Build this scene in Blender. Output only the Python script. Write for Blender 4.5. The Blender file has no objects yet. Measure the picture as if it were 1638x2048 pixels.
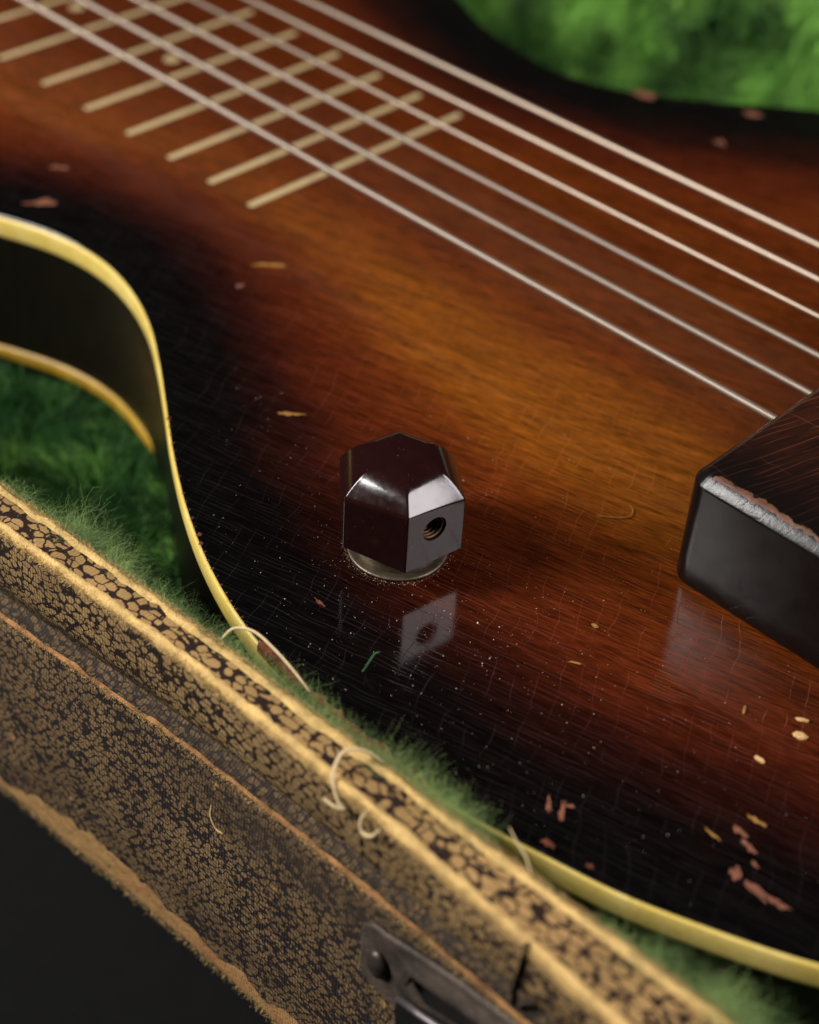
import bpy, bmesh, math
import numpy as np
from mathutils import Vector, Matrix

# ------------------------------------------------------------------ camera, light, exposure
# all layout numbers below are centimetres; S turns them into metres
S = 0.01
scene = bpy.context.scene
rng = np.random.default_rng(7)

cam_d = bpy.data.cameras.new("camera")
cam = bpy.data.objects.new("camera", cam_d)
scene.collection.objects.link(cam)
scene.camera = cam
Rv = Vector((0.70807689, 0.70439791, 0.04950463))
Uv = Vector((-0.48448638, 0.43362086, 0.759767))
Fv = Vector((-0.51371205, 0.56195777, -0.64830811))
M = Matrix((Rv, Uv, -Fv)).transposed().to_4x4()
M.translation = Vector((12.21229435, -13.15204276, 15.97361553)) * S
cam.matrix_world = M
cam_d.sensor_fit = 'VERTICAL'
cam_d.sensor_height = 36.0
cam_d.sensor_width = 28.8
cam_d.lens = 36.0 * 3302.02 / 2048.0
cam_d.clip_start = 0.005
cam_d.clip_end = 50.0
cam_d.dof.use_dof = True
cam_d.dof.focus_distance = 23.3 * S
cam_d.dof.aperture_fstop = 13.2

world = bpy.data.worlds.new("World")
scene.world = world
world.use_nodes = True
bg = world.node_tree.nodes["Background"]
bg.inputs[0].default_value = (1.0, 0.95, 0.90, 1)
bg.inputs[1].default_value = 0.010


def area_light(name, loc, target, sx, sy, watts, col, up=None):
    d = bpy.data.lights.new(name, 'AREA')
    d.shape = 'RECTANGLE'
    d.size = sx * S
    d.size_y = sy * S
    d.energy = watts
    d.color = col
    o = bpy.data.objects.new(name, d)
    scene.collection.objects.link(o)
    o.location = Vector(loc) * S
    if up is None:
        o.rotation_euler = (Vector(target) - Vector(loc)).to_track_quat('-Z', 'Y').to_euler()
    else:                                             # long side of the lamp follows "up"
        z = (Vector(loc) - Vector(target)).normalized()
        x = Vector(up).cross(z).normalized()
        o.rotation_euler = Matrix((x, z.cross(x), z)).transposed().to_euler()
    return o


# softbox to the right of the camera and the one low on the left
area_light("softbox_right", (43, 23, 34), (0, 0, 1), 18, 56, 4.8, (1.0, 0.92, 0.93), (-34, 6, 41))
area_light("softbox_left", (-39, -44.5, 42), (0, 2, 0), 18, 38, 11.5, (1.0, 0.97, 0.93))

scene.view_settings.view_transform = 'Standard'
scene.view_settings.look = 'None'
scene.view_settings.exposure = 0.0
scene.view_settings.gamma = 1.0
scene.view_settings.use_curve_mapping = False
scene.cycles.use_denoising = True
scene.cycles.max_bounces = 8
scene.cycles.sample_clamp_indirect = 6.0


# ------------------------------------------------------------------ node helper
class NT:
    def __init__(self, name):
        self.mat = bpy.data.materials.new(name)
        self.mat.use_nodes = True
        self.nt = self.mat.node_tree
        self.b = self.nt.nodes["Principled BSDF"]

    def n(self, typ, ins=None, **kw):
        nd = self.nt.nodes.new(typ)
        for k, v in kw.items():
            setattr(nd, k, v)
        for k, v in (ins or {}).items():
            self.set(nd.inputs[k], v)
        return nd

    def set(self, sock, v):
        if hasattr(v, 'is_output') or isinstance(v, bpy.types.NodeSocket):
            self.nt.links.new(v, sock)
        else:
            if isinstance(v, (tuple, list)) and len(v) == 3 and sock.type == 'RGBA':
                v = (*v, 1)
            sock.default_value = v

    def math(self, op, a, b=0.0, c=0.0, clamp=False):
        nd = self.n('ShaderNodeMath', {0: a, 1: b, 2: c}, operation=op)
        nd.use_clamp = clamp
        return nd.outputs[0]

    def coords(self):
        tc = self.n('ShaderNodeTexCoord')
        return self.n('ShaderNodeVectorMath', {0: tc.outputs['Object'], 1: (100, 100, 100)}, operation='MULTIPLY').outputs[0]

    def mapping(self, vec, scale=(1, 1, 1), rot=(0, 0, 0), loc=(0, 0, 0)):
        return self.n('ShaderNodeMapping', {'Vector': vec, 'Scale': scale, 'Rotation': rot, 'Location': loc}).outputs[0]

    def noise(self, vec, scale=1.0, detail=3.0, rough=0.5, dist=0.0):
        return self.n('ShaderNodeTexNoise', {'Vector': vec, 'Scale': scale, 'Detail': detail, 'Roughness': rough, 'Distortion': dist}).outputs[0]

    def rng(self, v, a, b, c=0.0, d=1.0, interp='LINEAR'):
        return self.n('ShaderNodeMapRange', {'Value': v, 'From Min': a, 'From Max': b, 'To Min': c, 'To Max': d},
                      interpolation_type=interp).outputs[0]

    def ramp(self, v, stops, interp='LINEAR'):
        nd = self.n('ShaderNodeValToRGB', {0: v})
        cr = nd.color_ramp
        cr.interpolation = interp
        while len(cr.elements) < len(stops):
            cr.elements.new(0.5)
        for e, (p, c) in zip(cr.elements, stops):
            e.position = p
            e.color = (*c, 1)
        return nd.outputs[0]

    def mix(self, f, a, b, blend='MIX'):
        nd = self.n('ShaderNodeMix', data_type='RGBA', blend_type=blend)
        nd.clamp_factor = True
        self.set(nd.inputs[0], f)
        self.set(nd.inputs[6], a)
        self.set(nd.inputs[7], b)
        return nd.outputs[2]

    def bump(self, h, strength=0.3, dist=0.0002, normal=None):
        ins = {'Height': h, 'Strength': strength, 'Distance': dist}
        if normal is not None:
            ins['Normal'] = normal
        return self.n('ShaderNodeBump', ins).outputs[0]

    def out(self, **kw):
        for k, v in kw.items():
            self.set(self.b.inputs[k.replace('_', ' ')], v)
        return self.mat


def simple(name, col, rough=0.5, metal=0.0, spec=0.5, nscale=8.0, amount=0.35, bump=0.15, bscale=40.0, bdist=0.0002):
    t = NT(name)
    p = t.coords()
    f = t.noise(p, nscale, 5, 0.6)
    c = t.mix(t.rng(f, 0.3, 0.7), tuple(x * (1 - amount) for x in col), tuple(min(1, x * (1 + amount)) for x in col))
    return t.out(Base_Color=c, Roughness=rough, Metallic=metal, Specular_IOR_Level=spec,
                 Normal=t.bump(t.noise(p, bscale, 4, 0.6), bump, bdist))


# ------------------------------------------------------------------ materials
def crack_lines(t, p, ang, along, across):
    """thin finish-checking lines, mostly along the grain, some across"""
    g = t.mapping(p, rot=(0, 0, -ang))
    sp = t.n('ShaderNodeSeparateXYZ', {0: g})
    u, v = sp.outputs[0], sp.outputs[1]
    wob = t.noise(t.mapping(g, scale=(0.7, 1.6, 1)), 1.0, 2, 0.5)
    w = t.math('MULTIPLY_ADD', wob, 0.22, v)
    e1 = t.n('ShaderNodeTexVoronoi', {'W': w, 'Scale': along, 'Randomness': 1.0}, voronoi_dimensions='1D', feature='DISTANCE_TO_EDGE').outputs[0]
    l1 = t.rng(e1, 0.0, 0.10, 1, 0)
    m1 = t.rng(t.noise(t.mapping(g, scale=(1.3, 8, 1)), 1.0, 2), 0.40, 0.60)
    l1 = t.math('MULTIPLY', l1, m1)
    wob2 = t.noise(t.mapping(g, scale=(0.8, 0.9, 1), loc=(3, 5, 0)), 1.0, 2, 0.5)
    w2 = t.math('MULTIPLY_ADD', wob2, 0.42, t.math('MULTIPLY_ADD', v, 0.22, u))
    e2 = t.n('ShaderNodeTexVoronoi', {'W': w2, 'Scale': across, 'Randomness': 1.0}, voronoi_dimensions='1D', feature='DISTANCE_TO_EDGE').outputs[0]
    l2 = t.rng(e2, 0.0, 0.017, 1, 0)
    m2 = t.rng(t.noise(t.mapping(g, scale=(1.2, 1.6, 1), loc=(9, 1, 0)), 1.0, 2), 0.42, 0.60)
    l2 = t.math('MULTIPLY', l2, m2)
    return g, l1, l2


def mat_top():
    t = NT("sunburst_lacquered_wood")
    p = t.coords()
    ang = math.radians(14)
    g, l1, l2 = crack_lines(t, p, ang, 13.0, 3.2)
    at = t.n('ShaderNodeAttribute', attribute_name='burst').outputs['Fac']
    blot = t.noise(t.mapping(g, scale=(0.35, 0.9, 1)), 1.0, 4, 0.55)
    e = t.math('MULTIPLY_ADD', t.math('SUBTRACT', blot, 0.5), 1.2, at)
    base = t.ramp(t.math('DIVIDE', e, 8.0), [
        (0.00, (0.0014, 0.0012, 0.0013)), (0.13, (0.0021, 0.0013, 0.0012)), (0.24, (0.0125, 0.0024, 0.0014)),
        (0.36, (0.047, 0.0078, 0.0019)), (0.54, (0.075, 0.0142, 0.0022)), (1.0, (0.066, 0.0125, 0.0021))])
    am = t.n('ShaderNodeAttribute', attribute_name='amber').outputs['Fac']
    am = t.rng(t.math('MULTIPLY_ADD', t.math('SUBTRACT', blot, 0.5), 0.7, am), 0.10, 1.0, 0, 1, 'SMOOTHSTEP')
    base = t.mix(am, base, (0.122, 0.0345, 0.0028))
    grain = t.noise(t.mapping(g, scale=(0.9, 7.0, 1)), 1.0, 6, 0.62, 0.3)
    fine = t.noise(t.mapping(g, scale=(3.0, 28.0, 1)), 1.0, 4, 0.65)
    streak = t.math('MULTIPLY', t.rng(grain, 0.25, 0.75, 0.45, 1.55), t.rng(fine, 0.30, 0.70, 0.45, 1.55))
    col = t.n('ShaderNodeVectorMath', {0: base, 1: t.n('ShaderNodeCombineXYZ', {0: streak, 1: streak, 2: streak}).outputs[0]},
              operation='MULTIPLY').outputs[0]
    cr = t.math('ADD', t.math('MULTIPLY', l1, 0.65), t.math('MULTIPLY', l2, 0.75), clamp=True)
    lighter = t.n('ShaderNodeVectorMath', {0: t.n('ShaderNodeVectorMath', {0: base, 1: (2.8, 2.8, 2.8)}, operation='MULTIPLY').outputs[0],
                                           1: (0.018, 0.014, 0.015)}, operation='ADD').outputs[0]
    near = t.rng(t.n('ShaderNodeSeparateXYZ', {0: p}).outputs[1], 3.5, 9, 1, 0.25)
    col = t.mix(t.math('MULTIPLY', cr, near), col, lighter)
    h = t.math('ADD', t.math('MULTIPLY', cr, -0.35), t.math('MULTIPLY', fine, 0.12))
    nb = t.bump(h, 0.42, 0.00010)
    wav = t.noise(p, 1.3, 2, 0.5)
    nb = t.bump(wav, 0.06, 0.001, nb)
    rgh = t.rng(t.noise(p, 3.0, 4, 0.6), 0.3, 0.7, 0.07, 0.12)
    rgh = t.math('ADD', rgh, t.rng(t.n('ShaderNodeSeparateXYZ', {0: p}).outputs[1], 0.8, 4.0, 0.0, 0.13))
    return t.out(Base_Color=col, Roughness=rgh, Specular_IOR_Level=0.5, Normal=nb)


def mat_side():
    t = NT("black_lacquered_side")
    p = t.coords()
    f = t.noise(t.mapping(p, scale=(2, 2, 0.4)), 3, 4, 0.6)
    c = t.mix(f, (0.0025, 0.002, 0.0016), (0.007, 0.005, 0.003))
    return t.out(Base_Color=c, Roughness=0.3, Specular_IOR_Level=0.25, Normal=t.bump(t.noise(p, 9, 4), 0.08, 0.0003))


def mat_cover():
    t = NT("cover_dark_wood")
    p = t.coords()
    g, l1, l2 = crack_lines(t, p, math.radians(74), 9.0, 1.2)
    geo = t.n('ShaderNodeNewGeometry')
    grain = t.noise(t.mapping(g, scale=(0.8, 6, 1)), 1.0, 5, 0.6)
    x = t.n('ShaderNodeSeparateXYZ', {0: p})
    amt = t.rng(x.outputs[1], 2.9, 5.6)
    c0 = t.mix(t.math('MULTIPLY', amt, t.rng(grain, 0.3, 0.7)), (0.0045, 0.003, 0.0028), (0.05, 0.013, 0.006))
    up = t.rng(t.n('ShaderNodeSeparateXYZ', {0: geo.outputs['True Normal']}).outputs[2], 0.6, 0.9)
    cr = t.math('MULTIPLY', t.math('ADD', l1, l2, clamp=True), up)
    c = t.mix(t.math('MULTIPLY', cr, 0.75), c0, t.mix(amt, (0.030, 0.012, 0.008), (0.16, 0.045, 0.020)))
    bev = t.rng(t.n('ShaderNodeSeparateXYZ', {0: geo.outputs['True Normal']}).outputs[2], 0.1, 0.5, 0.12, 0.50)
    nb = t.bump(t.math('ADD', t.math('MULTIPLY', cr, -0.4), t.math('MULTIPLY', t.noise(p, 13, 5, 0.7), bev)), 0.34, 0.00022)
    return t.out(Base_Color=c, Roughness=t.rng(t.noise(p, 2.0, 3), 0.3, 0.7, 0.17, 0.25), Specular_IOR_Level=0.22, Normal=nb)


def mat_binding():
    t = NT("aged_cream_binding")
    p = t.coords()
    f = t.noise(p, 1.6, 4, 0.6)
    c = t.mix(t.rng(f, 0.3, 0.7), (0.50, 0.355, 0.065), (0.60, 0.47, 0.155))
    c = t.mix(t.rng(t.noise(p, 14, 4, 0.7), 0.56, 0.72), c, (0.36, 0.27, 0.06))
    return t.out(Base_Color=c, Roughness=0.32, Normal=t.bump(t.noise(p, 18, 4), 0.15, 0.0003))


def mat_bakelite():
    t = NT("brown_bakelite")
    p = t.coords()
    f = t.noise(p, 5, 5, 0.65)
    c = t.mix(f, (0.0066, 0.0017, 0.0016), (0.0140, 0.0038, 0.0036))
    sp = t.rng(t.noise(p, 26, 2, 0.5), 0.72, 0.76)
    c = t.mix(t.math('MULTIPLY', sp, 0.5), c, (0.16, 0.07, 0.045))
    return t.out(Base_Color=c, Roughness=t.rng(t.noise(p, 7, 4, 0.6), 0.3, 0.7, 0.09, 0.17),
                 Normal=t.bump(t.noise(p, 30, 3, 0.6), 0.05, 0.0001))


def mat_string(name, wound, col):
    t = NT(name)
    p = t.coords()
    c = t.mix(t.noise(p, 1.1, 3), tuple(x * 0.8 for x in col), col)
    return t.out(Base_Color=c, Metallic=0.9, Roughness=0.46 if wound else 0.42)


def mat_case(name, cell, dark, light, wear, stretch=(1, 1, 1), line=0.27):
    t = NT(name)
    p = t.coords()
    dn = t.n('ShaderNodeTexNoise', {'Vector': p, 'Scale': 3.2, 'Detail': 3.0})
    off = t.n('ShaderNodeVectorMath', {0: dn.outputs['Color'], 1: (0.16, 0.16, 0.16)}, operation='MULTIPLY').outputs[0]
    q = t.n('ShaderNodeVectorMath', {0: t.mapping(p, rot=(0.0, math.radians(-28), 0), scale=stretch), 1: off}, operation='ADD').outputs[0]
    v = t.n('ShaderNodeTexVoronoi', {'Vector': q, 'Scale': 1.0 / cell, 'Randomness': 0.68, 'Smoothness': 0.10}, feature='SMOOTH_F1').outputs[0]
    jit = t.math('MULTIPLY', t.math('SUBTRACT', t.noise(p, 1.6 / cell, 3, 0.6), 0.5), 0.27)
    thr = t.rng(t.noise(p, 1.4, 5, 0.65), 0.3, 0.7, line + 0.07, line - 0.08)
    d = t.math('SUBTRACT', thr, t.math('ADD', v, jit))
    ed = t.n('ShaderNodeTexVoronoi', {'Vector': q, 'Scale': 1.0 / cell, 'Randomness': 0.68}, feature='DISTANCE_TO_EDGE').outputs[0]
    wln = t.rng(t.noise(p, 0.9 / cell, 3, 0.6), 0.32, 0.68, -0.01, 0.150)
    d2 = t.math('SUBTRACT', t.math('ADD', ed, t.math('MULTIPLY', jit, 0.35)), wln)
    cells = t.math('MINIMUM', t.rng(d, -0.03, 0.03), t.rng(d2, -0.025, 0.025))
    weave = t.n('ShaderNodeTexWave', {'Vector': p, 'Scale': 5.5, 'Distortion': 1.2, 'Detail': 2.0, 'Detail Scale': 3.0},
                wave_type='BANDS', bands_direction='X').outputs[1]
    lightv = t.mix(t.rng(t.noise(p, 1.1, 4), 0.3, 0.7), tuple(x * 0.72 for x in light), tuple(x * 1.2 for x in light))
    lightv = t.mix(t.math('MULTIPLY', weave, 0.22), lightv, tuple(x * 0.45 for x in light))
    darkv = t.mix(t.noise(p, 4, 4, 0.6), dark, tuple(x * 2.1 for x in dark))
    c = t.mix(cells, darkv, lightv)
    at = t.n('ShaderNodeAttribute', attribute_name='wear').outputs['Fac']
    wn = t.noise(p, 2.1, 7, 0.72)
    wm = t.rng(t.math('ADD', at, wn), 0.93, 0.99)
    groove_shade = t.n('ShaderNodeAttribute', attribute_name='groove_shade').outputs['Fac']  # shade of the groove, put into the cloth colour
    sm = t.math('MULTIPLY', groove_shade, t.rng(t.noise(t.mapping(p, scale=(2.5, 2.5, 1.2)), 2.5, 5, 0.7), 0.30, 0.60))
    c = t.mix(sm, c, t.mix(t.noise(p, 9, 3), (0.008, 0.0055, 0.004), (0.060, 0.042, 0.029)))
    wcol = t.mix(t.rng(t.noise(p, 5.0, 5, 0.7), 0.3, 0.7), tuple(x * 0.65 for x in wear), tuple(x * 1.25 for x in wear))
    wcol = t.mix(t.rng(t.noise(p, 1.0, 3, 0.6), 0.45, 0.65), wcol, (0.26, 0.125, 0.052))
    c = t.mix(wm, c, wcol)
    h = t.math('ADD', t.math('MULTIPLY', weave, 0.5), t.noise(p, 28, 4, 0.7))
    h = t.math('ADD', h, t.math('MULTIPLY', wm, -0.8))
    h = t.math('ADD', h, t.math('MULTIPLY', cells, 0.5))
    return t.out(Base_Color=c, Roughness=0.78, Specular_IOR_Level=0.12, Normal=t.bump(h, 0.55, 0.0003))


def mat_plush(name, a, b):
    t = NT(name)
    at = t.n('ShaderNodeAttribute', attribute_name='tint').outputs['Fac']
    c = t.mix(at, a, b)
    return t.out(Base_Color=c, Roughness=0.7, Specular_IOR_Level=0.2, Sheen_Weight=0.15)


M_top = mat_top()
M_side = mat_side()
M_cover = mat_cover()
M_bind = mat_binding()
M_bind2 = simple("mustard_binding", (0.34, 0.20, 0.018), 0.4, nscale=2, amount=0.25, bump=0.15, bscale=18)
M_bak = mat_bakelite()
M_wound = mat_string("wound_string_metal", True, (0.31, 0.25, 0.20))
M_plain = mat_string("plain_string_metal", False, (0.27, 0.21, 0.16))
M_inlay = simple("cream_fret_line", (0.40, 0.31, 0.16), 0.35, amount=0.15)
M_barewood = simple("bare_reddish_wood", (0.105, 0.029, 0.012), 0.75, spec=0.2, nscale=5, amount=0.5, bump=0.8, bscale=22, bdist=0.0005)
M_chip = simple("chip_pale_wood", (0.135, 0.050, 0.027), 0.7, spec=0.2, nscale=9, amount=0.4, bump=0.6, bscale=25, bdist=0.0003)
M_chipy = simple("chip_amber_wood", (0.22, 0.105, 0.02), 0.6, spec=0.3, nscale=9, amount=0.4, bump=0.5, bscale=25, bdist=0.0003)
M_worn = simple("worn_cover_edge", (0.085, 0.030, 0.013), 0.55, nscale=7, amount=0.4, bump=0.6, bscale=18, bdist=0.0003)
M_brass = simple("dull_brass", (0.095, 0.074, 0.048), 0.42, metal=0.55, nscale=6, amount=0.45, bump=0.3, bscale=30)
M_screw = simple("old_screw_brass", (0.10, 0.05, 0.024), 0.45, metal=0.5, nscale=12, amount=0.5, bump=0.6, bscale=30)
M_hole = simple("dark_hole", (0.006, 0.004, 0.003), 0.8, spec=0.1)
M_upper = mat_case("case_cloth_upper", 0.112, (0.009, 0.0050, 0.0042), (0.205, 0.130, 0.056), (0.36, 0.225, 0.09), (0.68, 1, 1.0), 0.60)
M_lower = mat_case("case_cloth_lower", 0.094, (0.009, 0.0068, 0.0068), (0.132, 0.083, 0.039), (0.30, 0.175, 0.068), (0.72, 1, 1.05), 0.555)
M_band = mat_case("case_cloth_band", 0.135, (0.010, 0.0045, 0.0035), (0.265, 0.162, 0.062), (0.46, 0.30, 0.115), (0.62, 1, 1), 0.62)
M_piping = simple("frayed_cream_edge", (0.50, 0.335, 0.125), 0.85, spec=0.15, nscale=5, amount=0.28, bump=0.8, bscale=24, bdist=0.0005)
M_ridge = simple("worn_orange_ridge", (0.22, 0.108, 0.042), 0.8, spec=0.15, nscale=3, amount=0.75, bump=0.7, bscale=24, bdist=0.0004)
M_fray = simple("frayed_fibre", (0.44, 0.30, 0.125), 0.8, spec=0.2)
M_thread = simple("pale_thread", (0.50, 0.39, 0.22), 0.7, spec=0.2, amount=0.15)
M_latch = simple("rusty_dark_steel", (0.050, 0.036, 0.027), 0.62, metal=0.3, nscale=3, amount=0.6, bump=0.5, bscale=14, bdist=0.0004)
M_rivet = simple("dark_rivet_steel", (0.045, 0.034, 0.028), 0.45, metal=0.6, nscale=6, amount=0.5)
M_latchdark = simple("black_latch_recess", (0.006, 0.005, 0.005), 0.6, spec=0.2)
M_latchbar = simple("grey_latch_bar", (0.17, 0.15, 0.15), 0.5, metal=0.85, nscale=3, amount=0.4, bump=0.3, bscale=14)
M_slit = simple("dark_slit", (0.012, 0.008, 0.006), 0.9, spec=0.1)
M_plush = mat_plush("green_plush", (0.014, 0.080, 0.010), (0.25, 0.53, 0.090))  # dark end paints the gap floor's shade, light end the lit lid
M_plush2 = mat_plush("olive_green_plush", (0.040, 0.095, 0.022), (0.26, 0.36, 0.105))
M_fluff = simple("dull_green_fluff", (0.035, 0.10, 0.045), 0.9, spec=0.1)
M_backing = simple("plush_backing", (0.010, 0.045, 0.007), 0.9, spec=0.1)
M_table = simple("black_table_cloth", (0.0022, 0.0022, 0.0024), 0.85, spec=0.12, nscale=3, amount=0.2, bump=0.4, bscale=60)
M_dust = simple("pale_dust", (0.50, 0.43, 0.33), 0.8, spec=0.2)
M_flake = simple("pale_flake", (0.46, 0.27, 0.10), 0.6, nscale=14, amount=0.3)


# ------------------------------------------------------------------ mesh helpers
def mesh_obj(name, verts, faces, mat, parent=None, smooth=False, attrs=None):
    me = bpy.data.meshes.new(name)
    v = np.asarray(verts, dtype=np.float64) * S
    if isinstance(faces, np.ndarray):
        k = faces.shape[1]
        me.vertices.add(len(v))
        me.vertices.foreach_set("co", v.astype(np.float32).ravel())
        me.loops.add(faces.size)
        me.loops.foreach_set("vertex_index", faces.astype(np.int32).ravel())
        me.polygons.add(len(faces))
        me.polygons.foreach_set("loop_start", np.arange(0, faces.size, k, dtype=np.int32))
        me.update(calc_edges=True)
    else:
        me.from_pydata([tuple(x) for x in v], [], faces)
    me.validate()
    for an, av in (attrs or {}).items():
        a = me.attributes.new(an, 'FLOAT', 'POINT')
        a.data.foreach_set("value", np.asarray(av, dtype=np.float32))
    if smooth:
        me.polygons.foreach_set("use_smooth", np.ones(len(me.polygons), dtype=bool))
    me.materials.append(mat)
    o = bpy.data.objects.new(name, me)
    scene.collection.objects.link(o)
    if parent is not None:
        o.parent = parent
    return o


def fix_normals(o):
    bm = bmesh.new()
    bm.from_mesh(o.data)
    bmesh.ops.recalc_face_normals(bm, faces=bm.faces)
    bm.to_mesh(o.data)
    bm.free()


def grid_faces(nu, nv, wrap_v=False, off=0):
    f = []
    for i in range(nu - 1):
        for j in range(nv if wrap_v else nv - 1):
            j2 = (j + 1) % nv
            f.append((off + i * nv + j, off + (i + 1) * nv + j, off + (i + 1) * nv + j2, off + i * nv + j2))
    return f


def tube(pts, radii, n=8, caps=True):
    pts = np.asarray(pts, float)
    m = len(pts)
    radii = np.broadcast_to(np.asarray(radii, float), (m,))
    tang = np.gradient(pts, axis=0)
    tang /= np.linalg.norm(tang, axis=1)[:, None]
    up = np.array([0, 0, 1.0]) if abs(tang[0][2]) < 0.9 else np.array([1.0, 0, 0])
    V = []
    for k in range(m):
        a = np.cross(up, tang[k]); a /= np.linalg.norm(a)
        b = np.cross(tang[k], a)
        up = b if abs(np.dot(b, tang[min(k + 1, m - 1)])) < 0.9 else up
        for j in range(n):
            th = 2 * math.pi * j / n
            V.append(pts[k] + radii[k] * (math.cos(th) * a + math.sin(th) * b))
    F = grid_faces(m, n, True)
    if caps:
        F.append(tuple(range(n)))
        F.append(tuple(range((m - 1) * n, m * n))[::-1])
    return V, F


def cat(parts):
    V, F = [], []
    for v, f in parts:
        o = len(V)
        V += [tuple(x) for x in v]
        F += [tuple(i + o for i in q) for q in f]
    return V, F


def box(x0, x1, y0, y1, z0, z1):
    V = [(x, y, z) for x in (x0, x1) for y in (y0, y1) for z in (z0, z1)]
    F = [(0, 1, 3, 2), (4, 6, 7, 5), (0, 4, 5, 1), (2, 3, 7, 6), (0, 2, 6, 4), (1, 5, 7, 3)]
    return V, F


def lathe(prof, n=48, cx=0.0, cy=0.0):
    V = []
    for r, z in prof:
        for j in range(n):
            a = 2 * math.pi * j / n
            V.append((cx + r * math.cos(a), cy + r * math.sin(a), z))
    F = grid_faces(len(prof), n, True)
    F.append(tuple(range(n)))
    F.append(tuple(range((len(prof) - 1) * n, len(prof) * n))[::-1])
    return V, F


def empty(name, label, cat_):
    o = bpy.data.objects.new(name, None)
    scene.collection.objects.link(o)
    o.empty_display_size = 0.02
    o["label"] = label
    o["category"] = cat_
    return o


def pchip(xs, ys, x):
    """smooth monotone-ish interpolation"""
    xs, ys = np.asarray(xs, float), np.asarray(ys, float)
    h = np.diff(xs); d = np.diff(ys) / h
    m = np.zeros_like(ys)
    m[1:-1] = (d[:-1] * h[1:] + d[1:] * h[:-1]) / (h[1:] + h[:-1])
    m[0], m[-1] = d[0], d[-1]
    k = np.clip(np.searchsorted(xs, x) - 1, 0, len(xs) - 2)
    t = (x - xs[k]) / h[k]
    return ((2 * t**3 - 3 * t**2 + 1) * ys[k] + (t**3 - 2 * t**2 + t) * h[k] * m[k]
            + (-2 * t**3 + 3 * t**2) * ys[k + 1] + (t**3 - t**2) * h[k] * m[k + 1])


def vnoise(x, y, seed=0):
    """cheap smooth 2-D value noise for geometry, range about -1..1"""
    r = np.random.default_rng(seed)
    tab = r.uniform(-1, 1, (64, 64))
    xi, yi = np.floor(x).astype(int), np.floor(y).astype(int)
    fx, fy = x - xi, y - yi
    fx, fy = fx * fx * (3 - 2 * fx), fy * fy * (3 - 2 * fy)
    g = lambda a, b: tab[a % 64, b % 64]
    return ((g(xi, yi) * (1 - fx) + g(xi + 1, yi) * fx) * (1 - fy) + (g(xi, yi + 1) * (1 - fx) + g(xi + 1, yi + 1) * fx) * fy)


def fbm(x, y, seed=0, oct=4):
    return sum(vnoise(x * 2**k, y * 2**k, seed + k) * 0.5**k for k in range(oct))


# ------------------------------------------------------------------ setting
ztable = -6.25
tb = mesh_obj("table", [(-150, -150, ztable), (150, -150, ztable), (150, 150, ztable), (-150, 150, ztable)], [(0, 1, 2, 3)], M_table)
tb["kind"] = "structure"

# ------------------------------------------------------------------ guitar body
guitar = empty("lap_steel_guitar", "dark sunburst lap steel guitar with cream edge binding lying in the green-lined case", "guitar")
YC = 7.64
nx = [-23.5, -23.2, -22.4, -20.5, -18, -15.5, -13.5, -11.46, -10.41, -9.1, -7.98, -6.84, -5.94, -5.01, -3.93, -2.67, -1.53, -.15, .94, 2.25, 3.72, 5.18, 6.18, 7.03, 8.31, 9.6, 11, 12.2, 13.0, 13.4]
nh = [0.3, 2.6, 4.6, 6.9, 8.2, 8.3, 7.6, 6.61, 6.25, 6.11, 6.31, 6.77, 7.3, 7.91, 8.63, 9.37, 9.9, 10.34, 10.50, 10.57, 10.50, 10.22, 9.97, 9.65, 9.08, 8.25, 6.9, 5.1, 3.0, 0.3]
fx_ = [-23.5, -23.2, -22.4, -20.5, -18, -15.5, -13.8, -12.74, -11.59, -10.18, -8.7, -7.24, -5.89, -4.05, -2, 0, 2, 4, 6.2, 8.31, 9.6, 11, 12.2, 13.0, 13.4]
fh = [0.3, 2.6, 4.6, 6.9, 8.2, 8.3, 7.7, 7.1, 6.55, 6.2, 6.06, 6.5, 7.4, 8.95, 10.0, 10.5, 10.55, 10.5, 9.97, 9.08, 8.25, 6.9, 5.1, 3.0, 0.3]
tt = np.linspace(0, 1, 330)
X = -5.05 - 18.45 * np.cos(np.pi * tt)
near = YC - pchip(nx, nh, X)
far = YC + pchip(fx_, fh, X)
outline = np.concatenate([np.stack([X, near], 1), np.stack([X, far], 1)[::-1]])
NO = len(outline)
tan = np.roll(outline, -1, 0) - np.roll(outline, 1, 0)
tan /= np.linalg.norm(tan, axis=1)[:, None]
nor = np.stack([tan[:, 1], -tan[:, 0]], 1)          # outward


def ring(off, z):
    return np.concatenate([outline + nor * off, np.full((NO, 1), z)], 1)


# top plate: rounded lip, then a grid inwards
lip = [(-0.02, -0.045), (-0.005, -0.030), (-0.012, -0.012), (-0.035, -0.002), (-0.07, 0.0)]
V = [r for o_, z_ in lip for r in ring(o_, z_)]
F = grid_faces(len(lip), NO, True)
NV = 70
gx = np.repeat(np.arange(len(X)), NV)
inn = ring(-0.07, 0.0)
lo, hi = inn[:len(X)], inn[len(X):][::-1]
w = np.linspace(0, 1, NV)
G = lo[:, None, :] * (1 - w)[None, :, None] + hi[:, None, :] * w[None, :, None]
G = G.reshape(-1, 3)
off = len(V)
V += list(G)
F += grid_faces(len(X), NV, False, off)
V = np.array(V)
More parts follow.
